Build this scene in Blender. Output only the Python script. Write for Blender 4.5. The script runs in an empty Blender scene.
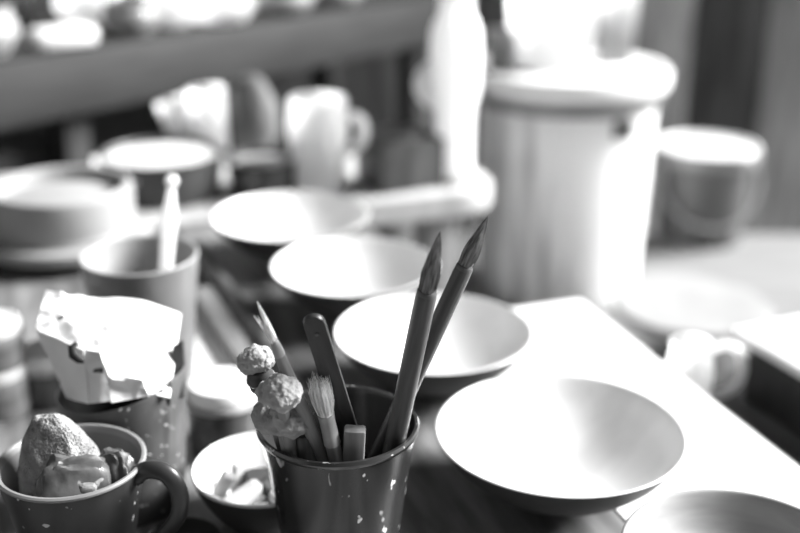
import bpy, bmesh, math, random
from mathutils import Vector, Matrix, Quaternion, noise
C = bpy.context.scene.collection
R = math.radians
PI = math.pi
T = 0.75            # height of the table top above the floor
H = 0.406           # camera above the table top
F = 1111.0
PITCH = R(21)
FW = Vector((0, math.cos(PITCH), -math.sin(PITCH)))
UP = Vector((0, math.sin(PITCH), math.cos(PITCH)))
RT = Vector((1, 0, 0))
CAM = Vector((0, 0, T + H))

def ray(px, py):
    return FW + RT * ((px - 400) / F) + UP * ((266.5 - py) / F)
def at(px, py, h):
    d = ray(px, py)
    return CAM + d * ((T + h - CAM.z) / d.z)
def deep(px, py, z):
    return CAM + ray(px, py) * z

# ------------------------------------------------------------------ materials
MATS = {}
def mat(name, col, rough=0.6, var=0.0, scale=30.0, stretch=(1, 1, 1), bump=0.0, coat=0.0, spec=0.4,
        spots=None, bscale=None, planks=None, lo=0.35, hi=0.65, sss=0.0):
    m = bpy.data.materials.new(name); m.use_nodes = True
    nt = m.node_tree; N = nt.nodes; L = nt.links
    b = N['Principled BSDF']
    b.inputs['Roughness'].default_value = rough
    b.inputs['Specular IOR Level'].default_value = spec
    b.inputs['Coat Weight'].default_value = coat
    b.inputs['Coat Roughness'].default_value = 0.12
    b.inputs['Base Color'].default_value = (col, col, col, 1)
    if sss:
        b.inputs['Subsurface Weight'].default_value = sss
        b.inputs['Subsurface Radius'].default_value = (1, 1, 1); b.inputs['Subsurface Scale'].default_value = 0.09
    tc = N.new('ShaderNodeTexCoord')
    mp = N.new('ShaderNodeMapping'); mp.inputs['Scale'].default_value = stretch
    L.new(tc.outputs['Object'], mp.inputs['Vector'])
    out = None
    if var > 0 or bump > 0:
        nz = N.new('ShaderNodeTexNoise'); nz.inputs['Scale'].default_value = scale
        nz.inputs['Detail'].default_value = 6
        L.new(mp.outputs['Vector'], nz.inputs['Vector'])
        mr = N.new('ShaderNodeMapRange')
        mr.inputs[1].default_value = lo; mr.inputs[2].default_value = hi
        mr.inputs[3].default_value = col * (1 - var); mr.inputs[4].default_value = col * (1 + var)
        L.new(nz.outputs['Fac'], mr.inputs[0])
        out = mr.outputs[0]
        if bump > 0:
            src = nz.outputs['Fac']
            if bscale:
                n2 = N.new('ShaderNodeTexNoise'); n2.inputs['Scale'].default_value = bscale
                n2.inputs['Detail'].default_value = 4
                L.new(mp.outputs['Vector'], n2.inputs['Vector']); src = n2.outputs['Fac']
            bp = N.new('ShaderNodeBump'); bp.inputs['Strength'].default_value = bump
            bp.inputs['Distance'].default_value = 0.002
            L.new(src, bp.inputs['Height']); L.new(bp.outputs[0], b.inputs['Normal'])
    if planks:
        w, amt = planks
        sx = N.new('ShaderNodeSeparateXYZ'); L.new(tc.outputs['Object'], sx.inputs[0])
        dv = N.new('ShaderNodeMath'); dv.operation = 'DIVIDE'; dv.inputs[1].default_value = w
        L.new(sx.outputs[0], dv.inputs[0])
        fl = N.new('ShaderNodeMath'); fl.operation = 'FLOOR'; L.new(dv.outputs[0], fl.inputs[0])
        wn = N.new('ShaderNodeTexWhiteNoise'); wn.noise_dimensions = '1D'
        L.new(fl.outputs[0], wn.inputs['W'])
        m2 = N.new('ShaderNodeMapRange'); m2.inputs[3].default_value = 1 - amt; m2.inputs[4].default_value = 1 + amt
        L.new(wn.outputs['Value'], m2.inputs[0])
        ml = N.new('ShaderNodeMath'); ml.operation = 'MULTIPLY'
        L.new(m2.outputs[0], ml.inputs[0])
        if out: L.new(out, ml.inputs[1])
        else: ml.inputs[1].default_value = col
        out = ml.outputs[0]
    if spots:
        for sc, thr, sc_col in spots:
            n3 = N.new('ShaderNodeTexNoise'); n3.inputs['Scale'].default_value = sc
            n3.inputs['Detail'].default_value = 2
            L.new(mp.outputs['Vector'], n3.inputs['Vector'])
            st = N.new('ShaderNodeMapRange'); st.inputs[1].default_value = thr; st.inputs[2].default_value = thr + 0.03
            L.new(n3.outputs['Fac'], st.inputs[0])
            mx = N.new('ShaderNodeMix'); mx.data_type = 'FLOAT'
            L.new(st.outputs[0], mx.inputs[0])
            if out: L.new(out, mx.inputs[2])
            else: mx.inputs[2].default_value = col
            mx.inputs[3].default_value = sc_col
            out = mx.outputs[0]
    if out:
        cb = N.new('ShaderNodeCombineColor')
        for i in range(3): L.new(out, cb.inputs[i])
        L.new(cb.outputs[0], b.inputs['Base Color'])
    MATS[name] = m
    return m

M = dict(
    wall=mat('weathered_planks', 0.25, 0.8, 0.5, 5, (6, 6, 0.7), 0.3, planks=(0.16, 0.8)),
    darkwall=mat('dark_plaster', 0.10, 0.9, 0.3, 3),
    floor=mat('concrete', 0.5, 0.85, 0.25, 4),
    bench=mat('pale_bench', 0.22, 0.6, 0.12, 6, (1, 6, 1)),
    paletop=mat('pale_table', 0.42, 0.5, 0.15, 8, (6, 1, 1)),
    tabletop=mat('grey_table', 0.17, 0.42, 0.45, 9, (7, 1, 1), 0.2),
    darktop=mat('dark_table', 0.085, 0.45, 0.5, 9, (7, 1, 1), 0.2),
    darkwood=mat('dark_wood', 0.07, 0.5, 0.4, 12, (8, 1, 1)),
    greywood=mat('grey_wood', 0.026, 0.7, 0.3, 7, (1, 9, 9), 0.2),
    glaze=mat('white_glaze', 0.78, 0.3, 0.03, 6, coat=0.3),
    glazemark=mat('marked_glaze', 0.79, 0.32, 0.11, 14, (1, 1.6, 1), lo=0.42, hi=0.6, coat=0.25),
    bowlout=mat('bowl_clay', 0.045, 0.6, 0.15, 30),
    ringed=mat('ringed_clay', 0.3, 0.55, 0.12, 30, (1, 1, 6)),
    enamel=mat('dark_enamel', 0.023, 0.22, 0.25, 25, (1, 1, 0.6), spec=0.5, coat=0.35, spots=[(140, 0.67, 0.7), (60, 0.70, 0.5)]),
    rimblack=mat('black_rim', 0.02, 0.3, spec=0.6, coat=0.6, spots=[(260, 0.66, 0.35)]),
    cupin=mat('dark_cup_inside', 0.03, 0.3, spec=0.4, coat=0.3),
    mugclay=mat('mug_clay', 0.028, 0.38, 0.25, 30, spots=[(150, 0.705, 0.5)], coat=0.25),
    mugrim=mat('mug_rim', 0.22, 0.4, 0.1, 40),
    potclay=mat('pot_clay', 0.075, 0.45, 0.3, 20, spots=[(210, 0.68, 0.6), (70, 0.71, 0.4)], coat=0.15),
    tallclay=mat('tall_cup_clay', 0.16, 0.4, 0.1, 25, coat=0.25),
    stone=mat('porous_clay', 0.27, 0.95, 0.3, 90, bump=1.0, bscale=700),
    shard=mat('glazed_shard', 0.075, 0.45, 0.6, 45, bump=0.6, coat=0.2, spots=[(110, 0.66, 0.4)]),
    whiteclay=mat('white_clay', 0.42, 0.8, 0.1, 40),
    greyclay=mat('grey_clay', 0.16, 0.75, 0.3, 60),
    blackclay=mat('black_clay', 0.04, 0.6, 0.3, 60),
    paper=mat('paper', 0.8, 0.8, 0.05, 40, spots=[(70, 0.665, 0.08)]),
    sheet=mat('white_sheet', 0.82, 0.7, 0.03, 8),
    bamboo=mat('bamboo', 0.06, 0.4, 0.25, 40, (9, 9, 0.6), coat=0.15),
    woodlight=mat('light_wood', 0.2, 0.6, 0.2, 40, (6, 6, 0.7)),
    hair=mat('hair_grey', 0.2, 0.7, 0.7, 120, (6, 6, 0.25)),
    hairlight=mat('hair_light', 0.75, 0.7, 0.3, 120, (6, 6, 0.3)),
    metal=mat('dull_metal', 0.3, 0.35, 0.2, 60),
    darkmetal=mat('dark_metal', 0.06, 0.4, 0.3, 20),
    blade=mat('black_blade', 0.028, 0.4, 0.3, 30, (6, 6, 1)),
    sponge=mat('sponge', 0.3, 0.95, 0.25, 90, bump=0.6, bscale=500),
    spongelight=mat('sponge_light', 0.36, 0.95, 0.2, 90, bump=0.6, bscale=500),
    cloth=mat('dark_wrap', 0.06, 0.8, 0.3, 200),
    lid=mat('white_lid', 0.8, 0.45, 0.03, 10),
    plastic=mat('white_plastic', 0.92, 0.4, 0.02, 6, sss=1.0),
    drum=mat('stained_plastic', 0.84, 0.5, 0.42, 9, (2.4, 2.4, 0.3), lo=0.36, hi=0.56, sss=1.0),
    jar=mat('dark_glass_jar', 0.07, 0.15, 0.3, 20, coat=0.5),
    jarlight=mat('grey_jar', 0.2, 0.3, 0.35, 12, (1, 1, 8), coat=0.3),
    casserole=mat('pale_stoneware', 0.3, 0.5, 0.08, 20),
    pail=mat('grey_pail', 0.09, 0.45, 0.3, 8, (2, 2, 0.7)),
    grey=mat('mid_grey', 0.12, 0.8, 0.3, 14),
    black=mat('near_black', 0.02, 0.7, 0.2, 20),
)

# ------------------------------------------------------------------ mesh builder
class MB:
    def __init__(s): s.v = []; s.f = []; s.sharp = False
    def add(s, vs, fs, mtx=None):
        o = len(s.v)
        s.v += [tuple(mtx @ Vector(v)) if mtx is not None else tuple(v) for v in vs]
        s.f += [tuple(i + o for i in f) for f in fs]
        return s
    def lathe(s, prof, seg=64, c=(0, 0, 0), fun=None, mtx=None):
        vs = []; fs = []; n = len(prof)
        for i in range(seg):
            a = 2 * PI * i / seg
            for (r, z) in prof:
                x, y, zz = r * math.cos(a), r * math.sin(a), z
                if fun: x, y, zz = fun(a, x, y, zz)
                vs.append((x + c[0], y + c[1], zz + c[2]))
        for i in range(seg):
            j = (i + 1) % seg
            for k in range(n - 1):
                r0, r1 = prof[k][0], prof[k + 1][0]
                fs.append((i * n + k, j * n + k, j * n + k + 1, i * n + k + 1))
        return s.add(vs, fs, mtx)
    def tube(s, pts, rad, seg=14, cap=True, flat=1.0):
        pts = [Vector(p) for p in pts]; n = len(pts)
        if not hasattr(rad, '__len__'): rad = [rad] * n
        vs = []; fs = []; u = None
        for i in range(n):
            t = (pts[min(i + 1, n - 1)] - pts[max(i - 1, 0)]).normalized()
            if u is None:
                u = t.orthogonal().normalized()
            else:
                u = (u - t * u.dot(t)).normalized()
            w = t.cross(u)
            for k in range(seg):
                a = 2 * PI * k / seg
                vs.append(pts[i] + (u * math.cos(a) + w * math.sin(a) * flat) * rad[i])
        for i in range(n - 1):
            for k in range(seg):
                k2 = (k + 1) % seg
                fs.append((i * seg + k, i * seg + k2, (i + 1) * seg + k2, (i + 1) * seg + k))
        if cap:
            fs.append(tuple(reversed(range(seg)))); fs.append(tuple((n - 1) * seg + k for k in range(seg)))
        return s.add(vs, fs)
    def box(s, size, c=(0, 0, 0), bev=0.0, mtx=None, seg=2):
        bm = bmesh.new(); bmesh.ops.create_cube(bm, size=1)
        for v in bm.verts: v.co = Vector((v.co.x * size[0], v.co.y * size[1], v.co.z * size[2]))
        if bev > 0: bmesh.ops.bevel(bm, geom=bm.edges[:], offset=bev, segments=seg, affect='EDGES', profile=0.5)
        bm.verts.index_update()
        mm = Matrix.Translation(c)
        if mtx is not None: mm = mtx @ mm
        s.add([v.co.copy() for v in bm.verts], [[v.index for v in f.verts] for f in bm.faces], mm)
        bm.free(); return s
    def prism(s, poly, z0, z1, bev=0.0):
        bm = bmesh.new()
        b = [bm.verts.new((p[0], p[1], z0)) for p in poly]; t = [bm.verts.new((p[0], p[1], z1)) for p in poly]
        bm.faces.new(list(reversed(b))); bm.faces.new(t)
        n = len(poly)
        for i in range(n): bm.faces.new((b[i], b[(i + 1) % n], t[(i + 1) % n], t[i]))
        if bev > 0:
            ed = [e for e in bm.edges if abs(e.verts[0].co.z - e.verts[1].co.z) < 1e-6]
            bmesh.ops.bevel(bm, geom=ed, offset=bev, segments=2, affect='EDGES', profile=0.5)
        bm.verts.index_update()
        s.add([v.co.copy() for v in bm.verts], [[v.index for v in f.verts] for f in bm.faces])
        bm.free(); return s
    def blob(s, rad, c=(0, 0, 0), amp=0.1, fr=2.0, sub=4, seed=0, pits=0, pitfr=9, mtx=None, shape=None):
        bm = bmesh.new(); bmesh.ops.create_icosphere(bm, subdivisions=sub, radius=1)
        off = Vector((seed * 3.1, seed * 1.7, seed * 2.3))
        for v in bm.verts:
            p = v.co.copy()
            d = 1 + amp * noise.fractal(p * fr + off, 1.0, 2.0, 3)
            if pits:
                dd = noise.voronoi(p * pitfr + off)[0][0]
                d -= pits * max(0, 1 - dd / 0.42) ** 1.5
            if shape: p = shape(p)
            v.co = Vector((p.x * rad[0], p.y * rad[1], p.z * rad[2])) * d + Vector(c)
        bm.verts.index_update()
        s.add([v.co.copy() for v in bm.verts], [[v.index for v in f.verts] for f in bm.faces], mtx)
        bm.free(); return s
    def patch(s, c4, nu=24, nv=24, th=0.0008, bend=0.0, crumple=0.0, fr=30, seed=0, ridged=False):
        # a solid sheet between four corners (TL, TR, BR, BL)
        a, b, c, d = [Vector(p) for p in c4]
        nrm = (b - a).cross(d - a).normalized()
        vs = []; fs = []
        for side in (0, 1):
            for j in range(nv + 1):
                for i in range(nu + 1):
                    u, v = i / nu, j / nv
                    p = (a * (1 - u) + b * u) * (1 - v) + (d * (1 - u) + c * u) * v
                    q = noise.fractal(p * fr + Vector((seed, seed * 2, 0)), 1.0, 2.0, 2)
                    if ridged: q = abs(q) * 2 - 0.5
                    p = p + nrm * (bend * math.sin(PI * u) + crumple * q + side * th)
                    vs.append(p)
        n1 = (nu + 1) * (nv + 1)
        for j in range(nv):
            for i in range(nu):
                k = j * (nu + 1) + i
                fs.append((k, k + 1, k + nu + 2, k + nu + 1))
                fs.append((n1 + k, n1 + k + nu + 1, n1 + k + nu + 2, n1 + k + 1))
        ring = [i for i in range(nu + 1)] + [j * (nu + 1) + nu for j in range(1, nv + 1)] + \
               [nv * (nu + 1) + i for i in range(nu - 1, -1, -1)] + [j * (nu + 1) for j in range(nv - 1, 0, -1)]
        for k in range(len(ring)):
            p, q = ring[k], ring[(k + 1) % len(ring)]
            fs.append((q, p, p + n1, q + n1))
        return s.add(vs, fs)
    def build(s, name, m, parent=None, smooth=True, loc=None, origin=None, ang=40):
        me = bpy.data.meshes.new(name)
        vs = s.v
        if origin is not None:
            vs = [tuple(Vector(v) - Vector(origin)) for v in vs]
        me.from_pydata(vs, [], s.f); me.validate(); me.update()
        bm = bmesh.new(); bm.from_mesh(me)
        bmesh.ops.remove_doubles(bm, verts=bm.verts[:], dist=1e-6)
        bmesh.ops.recalc_face_normals(bm, faces=bm.faces[:])
        for f in bm.faces: f.smooth = smooth
        for e in bm.edges:
            if len(e.link_faces) == 2 and e.calc_face_angle(0) > R(ang): e.smooth = False
        bm.to_mesh(me); bm.free()
        me.materials.append(m)
        o = bpy.data.objects.new(name, me); C.objects.link(o)
        if parent is not None: o.parent = parent
        if loc is not None: o.location = loc
        elif origin is not None and parent is None: o.location = origin
        return o

def tag(o, label, cat, group=None, kind=None):
    o['label'] = label; o['category'] = cat
    if group: o['group'] = group
    if kind: o['kind'] = kind
    return o
def thing(name, label, cat, loc=(0, 0, 0), rz=0.0, group=None, quat=None):
    o = bpy.data.objects.new(name, None); o.empty_display_size = 0.02; C.objects.link(o)
    o.location = loc
    if quat is not None:
        o.rotation_mode = 'QUATERNION'; o.rotation_quaternion = quat
    else: o.rotation_euler = (0, 0, rz)
    return tag(o, label, cat, group)
def struct(o):
    o['kind'] = 'structure'; return o
def smoothprof(pts, n=6):
    """Catmull-Rom through (r, z) points"""
    out = []
    P = [pts[0]] + list(pts) + [pts[-1]]
    for i in range(1, len(P) - 2):
        p0, p1, p2, p3 = P[i - 1], P[i], P[i + 1], P[i + 2]
        for k in range(n):
            t = k / n
            q = [0.5 * (2 * p1[a] + (p2[a] - p0[a]) * t + (2 * p0[a] - 5 * p1[a] + 4 * p2[a] - p3[a]) * t * t
                 + (-p0[a] + 3 * p1[a] - 3 * p2[a] + p3[a]) * t ** 3) for a in (0, 1)]
            out.append((max(q[0], 0), q[1]))
    out.append(pts[-1])
    return out

def sm(pts, n=5):
    """3-D Catmull-Rom through the points of a loop handle"""
    P = [Vector(p) for p in pts]; P = [P[0]] + P + [P[-1]]; out = []
    for i in range(1, len(P) - 2):
        a, b, c, d = P[i - 1:i + 3]
        for k in range(n):
            t = k / n
            out.append(0.5 * (2 * b + (c - a) * t + (2 * a - 5 * b + 4 * c - d) * t * t + (3 * b - a - 3 * c + d) * t ** 3))
    return out + [P[-1]]

# ------------------------------------------------------------------ setting
fl = MB().box((7, 7, 0.1), (0, 1.0, -0.05)); struct(fl.build('floor', M['floor']))
wb = MB()
x = -3.2
while x < 1.35:
    wb.box((0.157, 0.025, 1.9), (x + 0.08, 2.46 + 0.004 * math.sin(x * 37), 0.95), 0.003); x += 0.16
struct(wb.build('wall_back', M['wall']))
wl = MB().box((0.1, 6.0, 2.3), (-3.2, -0.5, 1.15)); struct(wl.build('wall_left', M['darkwall']))

RZ = math.atan2(0.33, 0.944)
NX = Vector((math.cos(RZ), math.sin(RZ), 0)); AY = Vector((-math.sin(RZ), math.cos(RZ), 0))
PC = at(580, 300, 0)
def tp(n, s, h=0.0):
    p = PC + NX * n + AY * s; p.z = T + h; return p

def rounded(x0, x1, y0, y1, r, n=8):
    out = []
    for cx, cy, a0 in ((x1 - r, y1 - r, 0), (x0 + r, y1 - r, 90), (x0 + r, y0 + r, 180), (x1 - r, y0 + r, 270)):
        for i in range(n + 1):
            a = R(a0 + 90 * i / n); out.append((cx + r * math.cos(a), cy + r * math.sin(a)))
    return out

# main work table (local frame: x along NX, y along AY)
def table(name, label, n0, n1, s0, s1, top, thick, rad, mt, ml, leg=0.045, inset=0.06):
    t = thing(name, label, 'table', (PC.x, PC.y, 0), RZ)
    MB().prism(rounded(n0, n1, s0, s1, rad), T + top - thick, T + top, 0.004).build('tabletop', mt, t)
    for a in (n0 + inset, n1 - inset):
        for b in (s0 + inset, s1 - inset):
            MB().box((leg, leg, T + top - thick), (a, b, (T + top - thick) / 2), 0.004).build('leg', ml, t)
    return t
t = thing('work_table', 'long grey wooden work table under the bowls and cups', 'table', (PC.x, PC.y, 0), RZ)
MB().prism([(-1.05, -0.95), (0.005, -0.95), (0.005, 0.004), (-0.122, 0.004), (-0.122, 0.335), (-1.05, 0.335)], T - 0.035, T, 0.003).build('tabletop', M['tabletop'], t)
for a, b in ((-0.99, -0.89), (-0.055, -0.89), (-0.055, -0.06), (-0.99, 0.275), (-0.19, 0.275)):
    MB().box((0.045, 0.045, T - 0.035), (a, b, (T - 0.035) / 2), 0.004).build('leg', M['darkwood'], t)
table('back_table', 'pale table with a rounded corner behind the row of bowls', -0.62, 0.085, 0.352, 0.625, 0, 0.03, 0.06, M['paletop'], M['bench'], inset=0.07)
table('side_table', 'dark low side table under the dark crate and white jug', 0.012, 0.55, -0.75, -0.085, -0.052, 0.03, 0.01, M['darktop'], M['darkwood'])

# low bench behind
lb = thing('low_bench', 'low pale bench carrying the drum and the lidded pail', 'bench', (0.75, 1.66, 0))
MB().box((1.34, 0.66, 0.04), (0, 0, T - 0.29 - 0.02), 0.005).build('bench_top', M['bench'], lb)
for sx in (-0.55, 0.55):
    for sy in (-0.26, 0.26):
        MB().box((0.05, 0.05, T - 0.33), (sx, sy, (T - 0.33) / 2), 0.004).build('leg', M['bench'], lb)

# white sheet on the table and others
def sheet_obj(name, label, n0, n1, s0, s1, h, rz=0.0, mt='sheet', th=0.0012):
    c = tp((n0 + n1) / 2, (s0 + s1) / 2, h)
    m = MB().box((n1 - n0, s1 - s0, th), (0, 0, th / 2), 0.0003)
    o = m.build(name, M[mt], None, smooth=False, loc=c); o.rotation_euler = (0, 0, RZ + rz)
    return tag(o, label, 'paper')
sheet_obj('paper_sheet', 'large white sheet lying beneath the two nearest bowls', -0.145, 0.0, -0.62, 0.0, 0.0)
c = at(188, 340, 0)
o = MB().box((0.09, 0.15, 0.0012), (0, 0, 0.0006)).build('paper_sheet', M['sheet'], None, smooth=False, loc=c)
o.rotation_euler = (0, 0, R(34)); tag(o, 'small white sheet on the table beside the tall cup', 'paper')
a, b = at(205, 300, 0), at(274, 404, 0); c = a.lerp(b, 0.5)
o = MB().box((0.024, (a - b).length, 0.014), (0, 0, 0.007), 0.001).build('wood_plank', M['woodlight'], None, loc=c)
o.rotation_euler = (0, 0, math.atan2(b.y - a.y, b.x - a.x) + PI / 2); tag(o, 'pale flat plank lying beside the long dark stick', 'plank')
# long stick
a, b = at(197, 250, 0.012), at(305, 402, 0.012)
o = MB().tube([a, a.lerp(b, 0.5), b], [0.009, 0.0095, 0.009], 16).build('round_stick', M['darkwood'], None, origin=a)
tag(o, 'long dark round stick lying diagonally behind the brush cup', 'stick')

# ------------------------------------------------------------------ bowls
def bowl(px, py, dia, label, inner='glaze', h=0.05, foot=0.3, group='fired bowls on the work table', rz=0):
    c = at(px, py, h); r = dia / 2
    t = thing('bowl', label, 'bowl', (c.x, c.y, T), rz, group)
    out = smoothprof([(0, 0.004), (foot * r * 0.85, 0.004), (foot * r, 0.0), (foot * r * 1.06, 0.006), (r * 0.62, h * 0.34), (r * 0.86, h * 0.66), (r * 0.985, h * 0.965), (r, h - 0.0008)], 6)
    inn = smoothprof([(r, h - 0.0008), (r - 0.0014, h), (r - 0.0034, h - 0.002), (r * 0.82, h * 0.68), (r * 0.58, h * 0.385), (r * 0.30, h * 0.21), (0, 0.0085)], 6)
    MB().lathe(out, 96).build('outer_wall', M['bowlout'], t)
    MB().lathe(inn, 96).build('inner_glaze', M[inner], t)
    return t
bowl(560, 429, 0.1615, 'white glazed bowl standing right of the brush cup, nearest whole bowl', 'glazemark', rz=R(30))
bowl(434, 330, 0.1545, 'white bowl directly behind the two tall pointed brushes', 'glazemark', rz=R(100))
bowl(355, 264, 0.150, 'white bowl third from the front of the row', 'glaze', rz=R(200))
bowl(291, 214, 0.160, 'farthest white bowl of the row, below the white jug', 'glazemark', rz=R(290))
bowl(741, 553, 0.127, 'greyish ringed bowl cut off at the lower right corner', 'ringed', rz=R(10))

# ------------------------------------------------------------------ brush cup
bc = at(338, 422, 0.103)
cup = thing('brush_cup', 'dark speckled enamel cup holding the paintbrushes', 'cup', (bc.x, bc.y, T))
hc = 0.103
MB().lathe([(0, 0.003), (0.026, 0.003), (0.0285, 0.0), (0.0305, 0.002), (0.034, 0.03), (0.0385, 0.065), (0.0436, 0.0985)], 96).build('body', M['enamel'], cup)
MB().lathe([(0.0436, 0.0985), (0.0449, 0.0995), (0.0455, 0.1015), (0.0447, 0.1032), (0.0431, 0.1032), (0.0422, 0.1015), (0.0422, 0.099)], 96).build('rim', M['rimblack'], cup)
MB().lathe([(0.0422, 0.099), (0.037, 0.065), (0.0325, 0.03), (0.0285, 0.006), (0, 0.006)], 96).build('inner_wall', M['cupin'], cup)

DBG = []
def stick(name, label, cat, rim, top, topz, bottom_h=0.014, bias=0.0):
    """Empty at the lower end, local z along the stick; returns (empty, length from lower end to the top, metres per pixel)"""
    p = at(rim[0], rim[1], 0.103); best = None
    for i in range(-60, 61):
        q = deep(top[0], top[1], topz + i * 0.001)
        d = (q - p).normalized()
        b = p + d * ((T + bottom_h - p.z) / d.z)
        off = math.hypot(b.x - bc.x, b.y - bc.y + bias) + abs(i) * 0.00002
        if best is None or off < best[0]: best = (off, q, d, b, topz + i * 0.001)
    off, q, d, b, tz = best
    DBG.append((label[:30], round((b.x - bc.x), 4), round(b.y - bc.y, 4), round(tz,3), round(math.hypot(p.x - bc.x, p.y - bc.y), 4), round((q-b).length,3)))
    # local y toward the back, x to the right
    zax = d; xax = (RT - zax * RT.dot(zax)).normalized(); yax = zax.cross(xax)
    quat = Matrix((xax, yax, zax)).transposed().to_quaternion()
    t = thing(name, label, cat, b, quat=quat)
    return t, (q - b).length
def hairs(mb, n, z0, z1, r0, shape, rnd, wid=0.00028, jitter=0.0, out=1.03):
    """fine strands laid along a brush head; shape(t) gives the envelope radius"""
    for i in range(n):
        a = rnd.random() * 2 * PI; ln = 0.75 + 0.25 * rnd.random()
        pts = []
        st = rnd.random() * 0.3
        for k in range(6):
            t = st + (ln - st) * k / 5
            rr = shape(t) * (out + jitter * t * rnd.uniform(-1, 1))
            aa = a + 0.15 * math.sin(k + a)
            pts.append((rr * math.cos(aa), rr * math.sin(aa), z0 + (z1 - z0) * t))
        mb.tube(pts, [wid, wid, wid, wid, wid * 0.8, wid * 0.3], 4)

rnd = random.Random(4)
def round_brush(label, rim, top, topz, r_h, hair_len, r_hair, hm, bias=0.0):
    t, L = stick('paintbrush', label, 'paintbrush', rim, top, topz, bias=bias)
    zb = L - hair_len
    MB().tube([(0, 0, 0), (0, 0, 0.004), (0, 0, zb * 0.5), (0, 0, zb - 0.004), (0, 0, zb)], [r_h * 0.9, r_h, r_h, r_h * 0.97, r_h * 0.9], 24).build('handle', M['bamboo'], t); hdl = bpy.context.scene.objects[-1] if False else t.children[-1]
    MB().tube([(0, 0, zb - 0.0015), (0, 0, zb), (0, 0, zb + 0.0012)], [r_h * 0.92, r_h * 0.93, r_h * 0.84], 24).build('ferrule_ring', M['darkwood'], hdl)
    def env(u):
        u = min(max(u, 0), 1)
        return r_hair * (0.82 + 0.6 * u - 0.6 * u * u if u < 0.3 else (0.946) * (1 - (u - 0.3) / 0.7) ** 0.8 + 0.0) if u < 1 else 0
    mb = MB()
    prof = [(env(k / 20) * 0.97 + (0.00015 if k == 20 else 0), zb + hair_len * k / 20) for k in range(21)]
    mb.lathe(prof, 28, fun=lambda a, x, y, z: (x * (1 + 0.05 * math.sin(9 * a)), y * (1 + 0.05 * math.sin(9 * a)), z))
    hairs(mb, 110, zb, L, r_hair, env, rnd, 0.00022, 0.06)
    mb.build('bristles', M[hm], t)
    return t
round_brush('tall bamboo brush with a grey pointed tip, left of two tall ones', (396, 437), (440, 231), 0.568, 0.0056, 0.0355, 0.0049, 'hair', bias=-0.003)
round_brush('tall bamboo brush leaning right, highest tip of all', (391, 427), (488, 216), 0.592, 0.0050, 0.0305, 0.0045, 'hair', bias=0.004)

# fine liner brush with wispy hair
t, L = stick('paintbrush', 'slim brush with thin wispy hair, at the left of the dark spatula', 'paintbrush', (318, 447), (257, 301), 0.562, bias=0.003)
zb = L - 0.028
MB().tube([(0, 0, 0), (0, 0, zb * 0.4), (0, 0, zb * 0.8), (0, 0, zb - 0.006)], [0.0036, 0.0042, 0.0038, 0.0027], 18).build('handle', M['woodlight'], t)
MB().tube([(0, 0, zb - 0.008), (0, 0, zb - 0.005), (0, 0, zb), (0, 0, zb + 0.002)], [0.0028, 0.0029, 0.0024, 0.0019], 18).build('ferrule', M['metal'], t)
mb = MB(); env = lambda u: 0.0019 * (1 - u) ** 0.9 + 0.0001
mb.lathe([(env(k / 12) * 0.55, zb + 0.028 * k / 12) for k in range(13)], 16)
hairs(mb, 70, zb, L, 0, env, rnd, 0.00013, 0.9)
for i in range(9):
    e = rnd.uniform(0.6, 1.1)
    mb.tube([(-0.0012, rnd.uniform(-.001, .001), zb + 0.002), (-0.0024 * e, rnd.uniform(-.001, .001), zb + 0.008), (-0.0042 * e, rnd.uniform(-.001, .001), zb + 0.015 + 0.004 * e)], [0.0002, 0.00015, 0.00006], 4)
mb.build('bristles', M['hairlight'], t)

# flat dark spatula
t, L = stick('spatula', 'flat black spatula with a rounded end in the brush cup', 'spatula', (349, 436), (312, 315), 0.585, 0.03, -0.010)
pts = []
w0, w1 = 0.0068, 0.0053
poly = [(-w0, 0), (w0, 0)] + [(w1 * math.cos(R(a)), L - w1 + w1 * math.sin(R(a))) for a in range(0, 181, 12)]
m2 = MB().prism(poly, -0.0016, 0.0016, 0.0005)
m2.v = [(x, -z, y) for (x, y, z) in m2.v]
m2.build('blade', M['blade'], t)
MB().tube([(0, 0.0012, L - 0.012), (0, -0.0021, L - 0.012)], 0.0011, 12).build('rivet', M['darkmetal'], t)

# sponge dabbers
def dabber(label, rim, top, topz, head, lumps, mt, rs=0.0042, seed=1, wrap=True, bias=0.0):
    t, L = stick('sponge_dabber', label, 'dabber', rim, top, topz, bias=bias)
    MB().tube([(0, 0, 0), (0, 0, L - head * 0.7)], [rs, rs], 16).build('handle', M['woodlight'], t)
    if wrap:
        MB().tube([(0, 0, L - head - 0.012), (0, 0, L - head - 0.009), (0, 0, L - head - 0.003), (0, 0, L - head * 0.8)], [rs * 1.4, rs * 1.95, rs * 2.0, rs * 1.6], 20).build('wrapping', M['cloth'], t)
        MB().tube([(0.0073 * math.cos(R(a)), 0.0073 * math.sin(R(a)), L - head - 0.004) for a in range(0, 361, 20)], 0.0005, 6).build('wire', M['metal'], t)
    mb = MB()
    for i, (cx, cy, cz, rx, ry, rz_) in enumerate(lumps):
        mb.blob((rx, ry, rz_), (cx, cy, L + cz), 0.17, 2.0, 5, seed + i, 0.012, 14)
    mb.build('sponge_head', M[mt], t)
dabber('sponge dabber with a pale flat-topped head, farthest left in the brush cup', (281, 440), (252, 350), 0.598, 0.016,
       [(0.001, 0, -0.0062, 0.0086, 0.0082, 0.0060), (-0.004, 0, -0.0085, 0.0055, 0.006, 0.006), (0.0045, 0, -0.0075, 0.005, 0.006, 0.006)], 'spongelight', 0.0036, 3, bias=-0.012)
dabber('lumpy sponge dabber, upper of the two close together', (291, 448), (277, 381), 0.583, 0.02,
       [(0.001, 0, -0.0085, 0.0102, 0.0098, 0.0095), (-0.006, 0.002, -0.011, 0.0062, 0.006, 0.006)], 'spongelight', 0.0036, 7, False, bias=-0.014)
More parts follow.
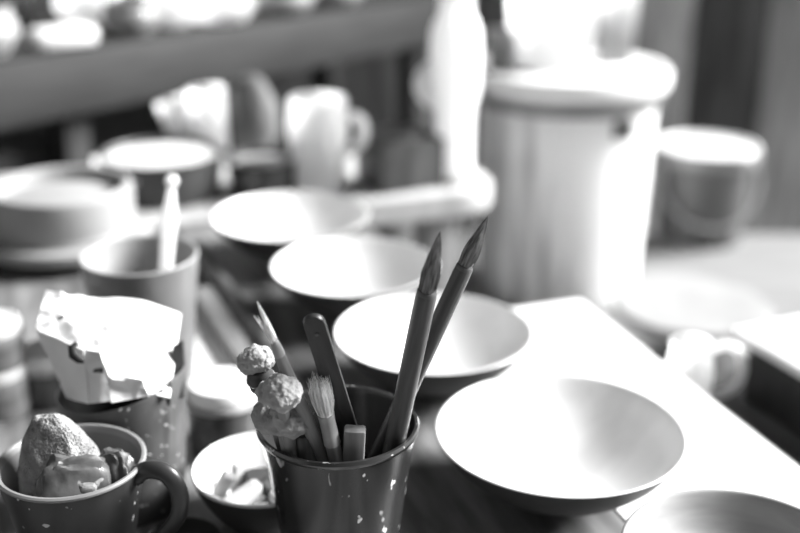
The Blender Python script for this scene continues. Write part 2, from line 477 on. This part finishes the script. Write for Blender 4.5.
dabber('dark round sponge dabber resting low on the cup rim', (289, 447), (280, 405), 0.572, 0.02,
       [(0.003, -0.001, -0.008, 0.0125, 0.0105, 0.0105), (-0.0075, 0.002, -0.0085, 0.009, 0.008, 0.0105)], 'sponge', 0.0045, 12, False, bias=0.008)

# stiff splayed brush
t, L = stick('paintbrush', 'stubby brush with splayed pale bristles and metal ferrule', 'paintbrush', (334, 450), (317, 376), 0.575, bias=0.018)
zb = L - 0.024
MB().tube([(0, 0, 0), (0, 0, zb - 0.014)], [0.003, 0.0042], 16).build('handle', M['woodlight'], t)
MB().tube([(0, 0, zb - 0.020), (0, 0, zb - 0.018), (0, 0, zb - 0.004), (0, 0, zb)], [0.0046, 0.0044, 0.0042, 0.0046], 20).build('ferrule', M['metal'], t)
mb = MB(); env = lambda u: 0.0042 + 0.0026 * math.sin(min(u, 1) * 1.9) if u < 0.75 else 0.0042 + 0.0026 * math.sin(1.43) - 0.012 * (u - 0.75)
mb.lathe([(0.0042, zb)] + [(env(k / 10) * 0.7, zb + 0.018 * k / 10) for k in range(1, 11)] + [(0, zb + 0.018)], 18)
for i in range(330):
    a = rnd.random() * 2 * PI; q = math.sqrt(rnd.random()); e = rnd.uniform(0.72, 1.15)
    s1 = 0.0040 * q; s2 = 0.0060 * q + rnd.uniform(-0.0008, 0.0008); s3 = 0.0052 * q + rnd.uniform(-0.0016, 0.0016)
    ca, sa = math.cos(a), math.sin(a)
    mb.tube([(s1 * ca, s1 * sa, zb - 0.001), (s2 * ca, s2 * sa, zb + 0.011 * e), (s3 * ca, s3 * sa, zb + 0.021 * e)], [0.00024, 0.0002, 0.00007], 4)
mb.build('bristles', M['hairlight'], t)

# square light stick and a darker flat stick
t, L = stick('wooden_stick', 'square-ended pale wooden stick short in the brush cup', 'stick', (354, 449), (355, 428), 0.583, bias=0.02)
MB().box((0.0115, 0.008, L), (0, 0, L / 2), 0.0015).build('stick_body', M['woodlight'], t)
t, L = stick('wooden_stick', 'short flat-cut stick between the sponges and the slim brush', 'stick', (306, 447), (304, 433), 0.579, bias=0.018)
MB().tube([(0, 0, 0), (0, 0, L - 0.001), (0, 0, L)], [0.0055, 0.0055, 0.0048], 20).build('stick_body', M['bamboo'], t)

# ------------------------------------------------------------------ mug with clay lumps
mc = at(71, 461, 0.081)
hm = 0.081
mug = thing('mug', 'dark clay mug filled with clay lumps at the lower left', 'mug', (mc.x, mc.y, T))
MB().lathe(smoothprof([(0, 0.003), (0.021, 0.003), (0.0235, 0.0), (0.026, 0.003), (0.0305, 0.025), (0.0355, 0.052), (0.0395, 0.074), (0.0405, 0.0795)], 5), 96).build('body', M['mugclay'], mug)
MB().lathe([(0.0405, 0.0795), (0.0415, 0.0805), (0.0415, 0.0815), (0.0405, 0.0823), (0.039, 0.0822), (0.0382, 0.081), (0.0378, 0.078)], 96).build('rim', M['mugrim'], mug)
MB().lathe(smoothprof([(0.0378, 0.078), (0.0335, 0.052), (0.028, 0.025), (0.0225, 0.008), (0, 0.006)], 5), 96).build('inner_wall', M['tallclay'], mug)
hp = smoothprof([(0.0385, 0.0765), (0.047, 0.0815), (0.057, 0.080), (0.0635, 0.070), (0.0625, 0.055), (0.053, 0.041), (0.042, 0.032), (0.031, 0.027)], 6)
ha = R(-12)
MB().tube([(r * math.cos(ha), r * math.sin(ha), z) for r, z in hp], [0.0060] * 3 + [0.0052] * (len(hp) - 3), 16, flat=0.62).build('handle', M['mugclay'], mug)

def conesh(p):
    q = Vector([math.copysign(abs(v) ** 0.8, v) for v in p])
    k = 1 - 0.22 * max(q.z, 0) ** 2
    return Vector((q.x * k - 0.16 * max(q.z, 0) ** 2, q.y * k, q.z))
o = MB().blob((0.0240, 0.0170, 0.0515), (0, 0, 0.050), 0.06, 1.5, 7, 5, 0.05, 34, shape=conesh).build('clay_lump', M['stone'], None, loc=(mc.x - 0.0070, mc.y + 0.003, T + 0.0075))
tag(o, 'large pitted clay lump standing up out of the mug', 'clay lump')
def shard(name, label, cat, px, py, z, size, rot, seed, mt, amp=0.4):
    bm = MB().blob((size[0] / 2, size[1] / 2, size[2] / 2), (0, 0, 0), amp, 1.3, 4, seed, shape=lambda p: Vector([math.copysign(abs(q) ** 0.62, q) for q in p]))
    p = deep(px, py, z)
    o = bm.build(name, M[mt], None, loc=p, ang=28); o.rotation_euler = [R(a) for a in rot]
    return tag(o, label, cat)
shard('clay_shard', 'streaked glazed shard in front of the pitted lump', 'clay shard', 74, 483, 0.605, (0.036, 0.012, 0.030), (-16, 14, 22), 5, 'shard', 0.28)
shard('clay_shard', 'dark glazed shard with a pale top edge beside the mug rim', 'clay shard', 115, 474, 0.619, (0.020, 0.012, 0.028), (-12, -8, -18), 6, 'shard', 0.3)
shard('clay_crumb', 'tiny pale crumb lying among the lumps in the mug', 'crumb', 88, 488, 0.593, (0.009, 0.006, 0.005), (0, 10, 20), 3, 'woodlight', 0.15)

# ------------------------------------------------------------------ small bowl of chips
sbc = at(264, 467, 0.037)
sb = thing('small_bowl', 'small white-lined bowl of clay chips left of the brush cup', 'bowl', (sbc.x, sbc.y, T))
MB().lathe(smoothprof([(0, 0.003), (0.021, 0.003), (0.0235, 0.0), (0.0255, 0.003), (0.034, 0.013), (0.0415, 0.026), (0.0452, 0.0362)], 5), 80).build('outer_wall', M['bowlout'], sb)
MB().lathe(smoothprof([(0.0452, 0.0362), (0.0448, 0.0372), (0.0436, 0.0368), (0.039, 0.026), (0.031, 0.0145), (0.022, 0.0075), (0, 0.006)], 5), 80).build('inner_glaze', M['glaze'], sb)
chips = [
    (-0.026, -0.003, 0.020, (0.008, 0.006, 0.018), (10, 25, 10), 'greyclay', 'small grey chip standing at the left wall of the small bowl'),
    (-0.018, 0.010, 0.017, (0.011, 0.007, 0.020), (-15, 12, 30), 'whiteclay', 'white upright chip at the back left of the small bowl'),
    (-0.013, -0.012, 0.0165, (0.024, 0.010, 0.010), (8, -14, 38), 'whiteclay', 'long pale chip lying at the front of the small bowl'),
    (-0.002, 0.010, 0.0175, (0.024, 0.014, 0.007), (4, 5, 20), 'blackclay', 'black flat chip at the back of the small bowl'),
    (0.004, -0.004, 0.017, (0.014, 0.010, 0.010), (10, 24, -30), 'blackclay', 'black blocky chip in the middle of the small bowl'),
    (0.000, -0.017, 0.013, (0.014, 0.008, 0.006), (0, 8, 60), 'greyclay', 'grey flat chip low at the front of the small bowl'),
    (0.016, 0.006, 0.019, (0.008, 0.007, 0.022), (12, -32, 12), 'whiteclay', 'white slanted chip next to the brush cup'),
    (0.014, -0.013, 0.0165, (0.018, 0.012, 0.007), (-6, 10, -25), 'whiteclay', 'broad white chip at the right front of the small bowl'),
    (-0.012, -0.001, 0.013, (0.013, 0.010, 0.008), (0, 0, 50), 'greyclay', 'grey chip half buried under the long pale chip'),
    (0.008, 0.018, 0.018, (0.013, 0.007, 0.008), (0, 15, -10), 'greyclay', 'grey chip against the back wall of the small bowl'),
]
for i, (dx, dy, dz, sz, rt, mt, lb_) in enumerate(chips):
    m = MB().box(sz, (0, 0, 0), min(sz) * 0.16, seg=1)
    rr = random.Random(i); m.v = [(x * (1 + rr.uniform(-.12, .12)), y * (1 + rr.uniform(-.12, .12)), z * (1 + rr.uniform(-.1, .1))) for x, y, z in m.v]
    o = m.build('clay_chip', M[mt], None, smooth=False, loc=(sbc.x + dx * 0.98, sbc.y + dy * 1.0, T + dz + 0.006)); o.rotation_euler = [R(a) for a in rt]
    tag(o, lb_, 'clay chip', 'clay chips in the small bowl')

# ------------------------------------------------------------------ paper cup
pc = at(123, 392, 0.080)
pot = thing('clay_pot', 'dark clay pot with an uneven cut rim stuffed with paper', 'pot', (pc.x, pc.y, T))
def cut(a, x, y, z):
    # front right higher, front left lower
    if z > 0.05:
        k = (z - 0.05) / 0.03
        d = math.degrees(a) % 360
        hgt = 0.0
        if 180 <= d <= 322: hgt = 0.003 + 0.013 * (max(0, d - 235) / 87) ** 1.2
        elif 322 < d < 330: hgt = 0.002
        elif d >= 330 or d < 40: hgt = 0.018
        elif 40 <= d < 90: hgt = 0.018 - 0.012 * (d - 40) / 50
        else: hgt = 0.006 - 0.003 * (d - 90) / 90
        z += hgt * k
    wob = 1 + 0.014 * math.sin(z * 230 + a * 1.0)
    return x * wob, y * wob, z
MB().lathe([(0, 0.003), (0.029, 0.003), (0.031, 0), (0.033, 0.004), (0.0355, 0.025), (0.0378, 0.05), (0.0395, 0.065), (0.0412, 0.079), (0.0405, 0.0805), (0.0388, 0.0795)], 120, fun=cut).build('body', M['potclay'], pot)
MB().lathe([(0.0388, 0.0795), (0.037, 0.065), (0.0352, 0.05), (0.0325, 0.02), (0, 0.008)], 120, fun=cut).build('inner_wall', M['cupin'], pot)

# papers
def sheetmesh(c, **k): return MB().patch([deep(*q) for q in c], **k)
org = deep(118, 398, 0.69)
o = sheetmesh([(96, 299, 0.725), (181, 314, 0.735), (170, 398, 0.672), (92, 396, 0.668)], th=0.0012, bend=-0.006, crumple=0.0012, fr=40, seed=3).build('folded_paper', M['paper'], None, origin=org)
tag(o, 'big white folded sheet standing at the right of the clay pot', 'paper')
pk = thing('paper_packet', 'crumpled white paper packet with a shaded face at the pot left', 'paper', org)
sheetmesh([(46, 291, 0.712), (104, 300, 0.722), (112, 360, 0.664), (36, 328, 0.694)], th=0.001, crumple=0.004, fr=55, seed=8, ridged=True).build('top_flap', M['paper'], pk, origin=org)
sheetmesh([(36, 329, 0.694), (84, 350, 0.664), (88, 404, 0.664), (66, 398, 0.688)], th=0.001, crumple=0.0012, fr=45, seed=5).build('left_panel', M['paper'], pk, origin=org)
sheetmesh([(84, 350, 0.664), (100, 352, 0.660), (118, 400, 0.662), (88, 404, 0.664)], th=0.001, crumple=0.002, fr=60, seed=6).build('middle_panel', M['paper'], pk, origin=org)
o = sheetmesh([(106, 374, 0.655), (142, 380, 0.652), (150, 396, 0.655), (112, 403, 0.652)], th=0.001, crumple=0.003, fr=60, seed=11, ridged=True).build('paper_scrap', M['paper'], None, origin=deep(128, 392, 0.655))
tag(o, 'small creased paper scrap tucked in the front of the clay pot', 'paper')
o = sheetmesh([(172, 346, 0.70), (183, 340, 0.70), (184, 396, 0.69), (170, 400, 0.69)], th=0.004, crumple=0.001, fr=50, seed=2).build('wooden_slip', M['darkwood'], None, origin=deep(178, 395, 0.69))
tag(o, 'dark wooden slip stuck in the right edge of the clay pot', 'slip')
cv = [deep(77, 343, 0.655), deep(72, 347, 0.654), deep(73, 355, 0.653), deep(79, 360, 0.652), deep(84, 362, 0.652)]
MB().tube(cv, [0.0014, 0.0026, 0.0028, 0.0022, 0.0010], 10, flat=0.6).build('dark_curl', M['black'], pk, origin=org)

# ------------------------------------------------------------------ tall cup with white stick
tc_ = at(139, 255, 0.110)
tcup = thing('tall_cup', 'tall grey glazed cup standing behind the paper pot', 'cup', (tc_.x, tc_.y, T))
MB().lathe(smoothprof([(0, 0.003), (0.030, 0.003), (0.0325, 0), (0.0345, 0.004), (0.0375, 0.04), (0.0415, 0.08), (0.0445, 0.107), (0.045, 0.1095)], 5), 80).build('body', M['tallclay'], tcup)
MB().lathe(smoothprof([(0.045, 0.1095), (0.0444, 0.1108), (0.0428, 0.1105), (0.0415, 0.107), (0.0385, 0.08), (0.0345, 0.04), (0.031, 0.008), (0, 0.006)], 5), 80).build('inner_wall', M['casserole'], tcup)
p0 = deep(166, 266, 0.845); p1 = deep(172, 181, 0.815); d = (p1 - p0).normalized(); b0 = p0 + d * ((T + 0.03 - p0.z) / d.z)
ln = (p1 - b0).length
q = d.to_track_quat('Z', 'Y')
t = thing('modelling_tool', 'white stick with a round ball end in the tall cup', 'tool', b0, quat=q)
MB().tube([(0, 0, 0), (0, 0, ln * 0.5), (0, 0, ln - 0.045), (0, 0, ln - 0.03), (0, 0, ln - 0.012), (0, 0, ln - 0.004)], [0.0045, 0.0050, 0.0055, 0.0062, 0.0038, 0.003], 18).build('handle', M['plastic'], t)
MB().blob((0.0052, 0.0052, 0.0052), (0, 0, ln), 0, 1, 3).build('ball_end', M['plastic'], t)

# ------------------------------------------------------------------ small jars
def jar(px, py, h, r, lidh, label, body='jar', ring=True, base=0.0, name='jar'):
    c = at(px, py, base + h)
    t = thing(name, label, 'jar', (c.x, c.y, T + base))
    hb = h - lidh
    MB().lathe(smoothprof([(0, 0.002), (r * 0.88, 0.002), (r * 0.96, 0.0), (r, 0.005), (r, hb * 0.5), (r * 0.99, hb * 0.8), (r * 0.9, hb * 0.95), (r * 0.84, hb)], 4), 56).build('body', M[body], t)
    MB().lathe([(0, hb - 0.001), (r * 0.93, hb - 0.001), (r * 0.97, hb + 0.001), (r * 0.97, h - 0.0035), (r * 0.92, h - 0.0008), (r * 0.80, h), (r * 0.74, h - 0.0012), (0, h - 0.0012)], 56).build('lid', M['lid'], t)
    if ring: MB().lathe([(r * 0.86, hb - 0.006), (r * 1.01, hb - 0.005), (r * 1.03, hb - 0.0025), (r * 0.99, hb - 0.0005), (r * 0.86, hb)], 56).build('neck_ring', M['metal'], t)
    return t
jar(222, 380, 0.052, 0.0255, 0.011, 'dark jar with a broad white lid behind the bowl of chips')
j = jar(-9, 318, 0.036, 0.0215, 0.010, 'pale banded jar with white lid stacked on another, left edge', 'jarlight', base=0.040)
j2 = jar(-9, 318, 0.040, 0.0215, 0.010, 'lower jar of the stack at the left edge', 'jarlight')
j2.location = (j.location.x, j.location.y, T)
jar(46, 348, 0.042, 0.0225, 0.010, 'dark jar with white lid between stacked jars and paper')
c = at(182, 541, 0.010)
t = thing('small_dish', 'small black dish on the table under the mug handle', 'dish', (c.x, c.y, T))
MB().lathe(smoothprof([(0, 0.002), (0.016, 0.002), (0.018, 0), (0.0215, 0.006), (0.0235, 0.0105), (0.0225, 0.011), (0.0195, 0.0065), (0.015, 0.004), (0, 0.0035)], 4), 48).build('dish_body', M['black'], t)

# ------------------------------------------------------------------ left: lidded pot on banding wheel
cw = at(66, 240, 0.012); cw.z = T
t = thing('banding_wheel', 'grey round turntable under the wide pale dish', 'turntable', cw)
MB().lathe([(0, 0), (0.045, 0), (0.05, 0.004), (0.012, 0.009), (0.012, 0.014), (0, 0.014)], 48).build('base', M['darkmetal'], t)
MB().lathe([(0, 0.014), (0.086, 0.014), (0.088, 0.016), (0.088, 0.024), (0.086, 0.026), (0, 0.026)], 72).build('wheel_head', M['casserole'], t)
t = thing('round_dish', 'wide pale round dish with a sunken lid, left rear', 'dish', (cw.x, cw.y, T + 0.026))
MB().lathe(smoothprof([(0, 0.0), (0.066, 0.0), (0.0715, 0.006), (0.0735, 0.025), (0.0735, 0.042), (0.072, 0.047), (0.067, 0.048), (0.064, 0.045), (0.063, 0.034), (0.062, 0.033)], 4), 80).build('body', M['casserole'], t)
MB().lathe(smoothprof([(0.062, 0.033), (0.05, 0.036), (0.03, 0.039), (0.008, 0.0405), (0, 0.0405)], 4), 80).build('sunken_lid', M['casserole'], t)

# ------------------------------------------------------------------ back table things
def pan(px, py, r, h, label, tilt=(0, 0)):
    c = at(px, py, 0)
    t = thing('pan', label, 'pan', (c.x, c.y, T), R(70))
    MB().lathe(smoothprof([(0, 0.002), (r * 0.82, 0.002), (r * 0.88, 0), (r * 0.93, 0.006), (r * 0.98, h * 0.6), (r, h), (r * 1.03, h + 0.002), (r * 1.02, h + 0.004), (r * 0.985, h + 0.003), (r * 0.95, h - 0.006)], 4), 64).build('body', M['darkmetal'], t)
    MB().lathe([(r * 0.97, h - 0.003), (r * 0.5, h - 0.001), (0, h - 0.001)], 48).build('white_slip', M['glaze'], t)
    for s in (-1, 1):
        MB().tube(sm([(s * r * 0.97, -0.012, h * 0.75), (s * (r + 0.012), -0.011, h * 0.78), (s * (r + 0.015), 0, h * 0.78), (s * (r + 0.012), 0.011, h * 0.78), (s * r * 0.97, 0.012, h * 0.75)]), 0.003, 8).build('lug_handle', M['darkmetal'], t)
    return t
pn = pan(165, 194, 0.072, 0.05, 'dark pan full of white slip on the pale back table')
pan(264, 190, 0.044, 0.038, 'smaller dark pan of white slip below the white jug')
a = at(186, 122, 0.09); b = at(236, 160, 0.045)
o = MB().tube([a, b], [0.002, 0.003], 10).build('thin_rod', M['metal'], None, origin=b)
tag(o, 'thin metal rod resting across the two dark pans', 'rod')
def beaker(px, py, r0, r1, h, label, tilt, rz):
    c = at(px, py, 0)
    t = thing('beaker', label, 'beaker', (c.x, c.y, T + 0.002)); t.rotation_euler = (R(tilt[0]), R(tilt[1]), R(rz))
    MB().lathe([(0, 0), (r0, 0), (r0 * 1.02, 0.002), (r1, h), (r1 * 0.96, h + 0.001), (r1 * 0.92, h - 0.002), (r0 * 0.94, 0.004), (0, 0.004)], 40).build('cup_wall', M['plastic'], t)
beaker(190, 162, 0.016, 0.020, 0.085, 'white slim beaker tilted to the left behind the pan', (0, -14), 0)
beaker(214, 164, 0.021, 0.025, 0.100, 'white upright beaker behind the pan', (0, -3), 0)
# grey sack
c = at(252, 158, 0)
o = MB().blob((0.038, 0.03, 0.06), (0, 0, 0.055), 0.12, 1.4, 4, 3).build('grey_sack', M['grey'], None, loc=(c.x, c.y, T))
tag(o, 'slumped grey sack behind the smaller pan', 'sack')
# white jug
c = at(320, 189, 0)
t = thing('jug', 'white jug with a short handle at the back table', 'jug', (c.x, c.y, T))
MB().lathe(smoothprof([(0, 0.002), (0.026, 0.002), (0.028, 0), (0.031, 0.006), (0.035, 0.05), (0.0375, 0.075), (0.036, 0.10), (0.035, 0.113), (0.033, 0.116), (0.031, 0.114), (0.032, 0.10), (0.034, 0.07), (0.028, 0.008), (0, 0.006)], 4), 56).build('body', M['plastic'], t)
MB().tube(sm([(0.034, -0.004, 0.092), (0.047, -0.006, 0.093), (0.055, -0.007, 0.083), (0.054, -0.007, 0.066), (0.046, -0.006, 0.055), (0.033, -0.004, 0.05)]), 0.0065, 12).build('handle', M['plastic'], t)
# dark basket box
c = at(400, 183, 0)
t = thing('wooden_box', 'dark open wooden box beside the tall white bottle', 'box', (c.x, c.y, T), RZ + R(8))
w, dd, hh = 0.088, 0.075, 0.062
for (sx, sy, lx, ly) in ((0, -1, w, 0.006), (0, 1, w, 0.006), (-1, 0, 0.006, dd - 0.012), (1, 0, 0.006, dd - 0.012)):
    MB().box((lx, ly, hh), (sx * (w / 2 - 0.003), sy * (dd / 2 - 0.003), hh / 2), 0.001).build('side_panel', M['darkwood'], t)
MB().box((w - 0.012, dd - 0.012, 0.006), (0, 0, 0.003)).build('bottom_panel', M['darkwood'], t)
o = MB().blob((0.036, 0.029, 0.02), (0, 0, 0.0), 0.15, 1.6, 4, 8).build('cloth_bundle', M['greyclay'], None, loc=(c.x, c.y, T + 0.056))
tag(o, 'grey rumpled cloth filling the dark wooden box', 'cloth')
# tall white bottle
c = tp(0.033, 0.405)
t = thing('tall_bottle', 'tall white plastic bottle at the table corner by the drum', 'bottle', c)
MB().lathe(smoothprof([(0, 0.002), (0.022, 0.002), (0.024, 0), (0.0245, 0.006), (0.024, 0.06), (0.025, 0.09), (0.030, 0.115), (0.032, 0.15), (0.031, 0.185), (0.026, 0.203), (0.0215, 0.212), (0.0205, 0.235)], 4), 48).build('body', M['plastic'], t)
MB().lathe([(0.0205, 0.233), (0.0235, 0.234), (0.0235, 0.262), (0.019, 0.265), (0, 0.265)], 40).build('cap', M['lid'], t)
MB().tube(sm([(-0.024, 0, 0.145), (-0.036, -0.002, 0.14), (-0.042, -0.003, 0.125), (-0.036, -0.002, 0.108), (-0.022, 0, 0.10)]), 0.009, 12).build('handle', M['plastic'], t)
# small white knob pot
c = at(103, 176, 0)
t = thing('small_cup', 'tiny white cup between the round dish and the dark pan', 'cup', (c.x, c.y, T))
MB().lathe(smoothprof([(0, 0.0), (0.008, 0), (0.0105, 0.012), (0.011, 0.024), (0.0095, 0.0245), (0.009, 0.012), (0, 0.006)], 4), 32).build('cup_wall', M['plastic'], t)

# ------------------------------------------------------------------ drum, tubs, pail, turntable
BH = -0.29
c = at(556, 288, BH)
t = thing('drum', 'big stained white plastic drum with a wide lid', 'drum', (c.x, c.y, T + BH + 0.0005))
hd = 0.36; DZ = 0.04
MB().lathe(smoothprof([(0, 0.003), (0.118, 0.003), (0.122, 0), (0.126, 0.006), (0.131, 0.1), (0.136, 0.22), (0.139, 0.320)], 4), 80).build('body', M['drum'], t)
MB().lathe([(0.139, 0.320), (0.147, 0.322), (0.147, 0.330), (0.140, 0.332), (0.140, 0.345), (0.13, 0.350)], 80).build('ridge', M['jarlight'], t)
MB().lathe([(0.139, 0.342), (0.154, 0.344), (0.156, 0.348), (0.156, 0.367), (0.152, 0.372), (0.142, 0.372), (0.137, 0.366), (0, 0.368)], 80).build('lid', M['lid'], t)
for a in (R(-62), R(118)):
    mx = Matrix.Rotation(a, 4, 'Z')
    MB().box((0.014, 0.03, 0.03), (0.143, 0, 0.300), 0.003, mx).build('handle_lug', M['darkmetal'], t)
dt = Vector((c.x, c.y, T + BH + 0.372))
def tub(dx, dy, r0, r1, h, label, name='tub', z=None):
    p = (dt.x + dx, dt.y + dy, dt.z - 0.0035)
    t = thing(name, label, 'tub', p)
    MB().lathe(smoothprof([(0, 0.0), (r0 * 0.95, 0), (r0, 0.004), (r1, h), (r1 * 1.04, h + 0.002), (r1 * 1.04, h + 0.008), (r1 * 0.97, h + 0.008), (r1 * 0.95, h - 0.004), (r0 * 0.94, 0.006), (0, 0.005)], 4), 56).build('tub_wall', M['plastic'], t)
    return t
tub(-0.025, 0.02, 0.062, 0.072, 0.14, 'large white tub standing on the drum lid')
tub(0.082, 0.055, 0.028, 0.032, 0.12, 'narrow white tub right of the large one on the drum')
tub(-0.105, -0.01, 0.020, 0.024, 0.05, 'small white tub at the left edge of the drum lid')

c = at(698, 236, BH)
t = thing('lidded_pail', 'dark grey pail with a pale lid in front of the plank wall', 'pail', (c.x, c.y, T + BH))
MB().lathe(smoothprof([(0, 0.003), (0.070, 0.003), (0.073, 0), (0.076, 0.006), (0.082, 0.08), (0.086, 0.15)], 4), 64).build('body', M['pail'], t)
MB().lathe([(0.086, 0.15), (0.093, 0.151), (0.096, 0.155), (0.096, 0.172), (0.092, 0.177)], 64).build('lid_rim', M['jarlight'], t)
MB().lathe([(0.092, 0.177), (0.084, 0.178), (0.080, 0.174), (0, 0.176)], 64).build('lid', M['lid'], t)
MB().tube([(0.091 * math.cos(R(a)), -0.02 + 0.083 * math.sin(R(a)) * 0.75 - 0.01, 0.13 - 0.085 * math.sin(R(-a))) for a in range(0, -181, -10)], 0.0032, 10).build('bail_handle', M['metal'], t)
for s in (-1, 1):
    MB().box((0.012, 0.03, 0.024), (s * 0.088, -0.02, 0.128), 0.003).build('bail_ear', M['metal'], t)

c = at(692, 303, -0.205)
t = thing('turntable', 'pale round turntable on the low bench in front of the pail', 'turntable', (c.x, c.y, T + BH))
MB().lathe([(0, 0), (0.07, 0), (0.075, 0.006), (0.02, 0.02), (0.018, 0.07), (0, 0.07)], 48).build('base', M['darkmetal'], t)
MB().lathe([(0, 0.07), (0.107, 0.07), (0.109, 0.073), (0.109, 0.083), (0.107, 0.085), (0, 0.085)], 72).build('wheel_head', M['casserole'], t)

# ------------------------------------------------------------------ crate and small jug at right
c = at(730, 327, 0.014)
t = thing('crate', 'dark crate with a white board top at the right edge', 'crate', (c.x, c.y, T - 0.052), RZ + R(3))
MB().box((0.30, 0.34, 0.057), (0.15 + 0.012, -0.17 - 0.012, 0.0285), 0.003).build('body', M['blade'], t)
MB().box((0.33, 0.37, 0.009), (0.165, -0.185, 0.0615), 0.002).build('top_board', M['sheet'], t)
c = at(692, 343, 0.010)
t = thing('small_jug', 'small white jug with a loop handle by the dark crate', 'jug', (c.x, c.y, T - 0.052), R(-8))
MB().lathe(smoothprof([(0, 0.002), (0.014, 0.002), (0.016, 0), (0.0175, 0.006), (0.0205, 0.028), (0.0195, 0.046), (0.017, 0.055), (0.018, 0.062), (0.016, 0.0625), (0.015, 0.055), (0.0175, 0.044), (0.0185, 0.028), (0.014, 0.006), (0, 0.005)], 4), 48).build('body', M['plastic'], t)
MB().tube(sm([(0.016, 0, 0.056), (0.026, -0.001, 0.062), (0.037, -0.002, 0.059), (0.043, -0.002, 0.046), (0.042, -0.001, 0.030), (0.033, 0, 0.018), (0.0185, 0, 0.013)]), 0.0045, 12).build('handle', M['plastic'], t)

# ------------------------------------------------------------------ shelf at the left rear
S0 = deep(0, 63, 1.41); sd = Vector((0.66, 0.75, 0)).normalized(); sn = Vector((-sd.y, sd.x, 0))
sh = S0.z
srz = math.atan2(sd.y, sd.x)
t = thing('long_shelf', 'long grey wooden shelf bench running across the left rear', 'shelf', (S0.x, S0.y, 0), srz)
MB().box((1.65, 0.30, 0.02), (0.1, 0.155, sh - 0.010), 0.002).build('shelf_board', M['greywood'], t)
MB().box((1.65, 0.022, 0.086), (0.1, 0.011, sh - 0.043), 0.003).build('front_rail', M['greywood'], t)
MB().box((0.95, 0.02, 0.075), (-0.32, 0.09, sh - 0.17), 0.003).build('lower_rail', M['greywood'], t)
MB().box((1.6, 0.012, 0.62), (0.1, 0.285, sh - 0.02 - 0.31), 0.002).build('shade_panel', M['black'], t)  # added near-black panel, stands in for the shade beneath the shelf
for a in (-0.66, 0.12, 0.86):
    for b in (0.05, 0.27):
        MB().box((0.04, 0.04, sh - 0.02), (a, b, (sh - 0.02) / 2), 0.003).build('post', M['greywood'], t)
def sp_(along, back): 
    p = S0 + sd * along + sn * back; p.z = sh; return p
def pot_small(al, bk, r, h, label, mt, name='pot', cat='pot', bulge=1.1, group='pots on the long shelf'):
    r *= 1.2; h *= 1.2; bk += 0.012
    t = thing(name, label, cat, sp_(al, bk), 0, group)
    MB().lathe(smoothprof([(0, 0.002), (r * 0.7, 0.002), (r * 0.75, 0), (r * bulge, h * 0.45), (r * 0.95, h * 0.85), (r, h), (r * 0.9, h), (r * 0.85, h * 0.85), (r * 0.95, h * 0.45), (0, 0.008)], 4), 40).build('pot_wall', M[mt], t)
pot_small(0.010, 0.06, 0.042, 0.052, 'pale grey pot at the far left end of the shelf', 'casserole')
o = MB().box((0.085, 0.05, 0.026), (0, 0, 0.013), 0.008).build('clay_block', M['lid'], None, loc=sp_(0.125, 0.05)); o.rotation_euler = (0, 0, srz - 0.15)
tag(o, 'white flat clay block on the shelf', 'block')
pot_small(0.245, 0.05, 0.030, 0.042, 'grey round pot right of the white block on the shelf', 'jarlight')
pot_small(0.258, 0.155, 0.042, 0.06, 'white bulbous pot behind the grey round pot', 'plastic', bulge=1.2)
pot_small(0.330, 0.07, 0.034, 0.058, 'white pot left of the wide white bowl on the shelf', 'plastic')
pot_small(0.415, 0.06, 0.050, 0.040, 'wide white bowl in the middle of the shelf', 'plastic', 'shelf_bowl', 'bowl', 1.0)
pot_small(0.445, 0.17, 0.035, 0.06, 'white pot standing behind the wide white bowl', 'plastic')
pot_small(0.545, 0.06, 0.050, 0.034, 'pale shallow bowl right of the wide white bowl', 'casserole', 'shelf_bowl', 'bowl', 1.0)
pot_small(0.665, 0.06, 0.050, 0.034, 'pale shallow bowl near the right end of the shelf', 'casserole', 'shelf_bowl', 'bowl', 1.0)
pot_small(0.050, 0.20, 0.036, 0.10, 'dark pot behind the white block on the shelf', 'black')
pot_small(0.148, 0.215, 0.032, 0.10, 'second dark pot right of the first dark pot', 'black')

# ------------------------------------------------------------------ camera, light, world
cd = bpy.data.cameras.new('camera'); co = bpy.data.objects.new('camera', cd); C.objects.link(co)
co.location = CAM; co.rotation_euler = (PI / 2 - PITCH, 0, 0)
cd.sensor_width = 36; cd.lens = 36 * F / 800; cd.clip_start = 0.01
cd.dof.use_dof = True; cd.dof.focus_distance = 0.58; cd.dof.aperture_fstop = 3.2
bpy.context.scene.camera = co

az, el = R(76), R(33)
sv = Vector((math.cos(el) * math.sin(az), math.cos(el) * math.cos(az), math.sin(el)))
sl = bpy.data.lights.new('window_daylight', 'SUN'); sl.energy = 17.0; sl.angle = R(30)
so = bpy.data.objects.new('window_daylight', sl); C.objects.link(so)
so.rotation_mode = 'QUATERNION'; so.rotation_quaternion = sv.to_track_quat('Z', 'Y'); so.location = (3, 1, 3)
w = bpy.data.worlds.new('world'); bpy.context.scene.world = w; w.use_nodes = True
w.node_tree.nodes['Background'].inputs[0].default_value = (1, 1, 1, 1)
w.node_tree.nodes['Background'].inputs[1].default_value = 0.13
vs = bpy.context.scene.view_settings
vs.view_transform = 'Standard'; vs.look = 'None'; vs.gamma = 1; vs.exposure = 0.0; vs.use_curve_mapping = False
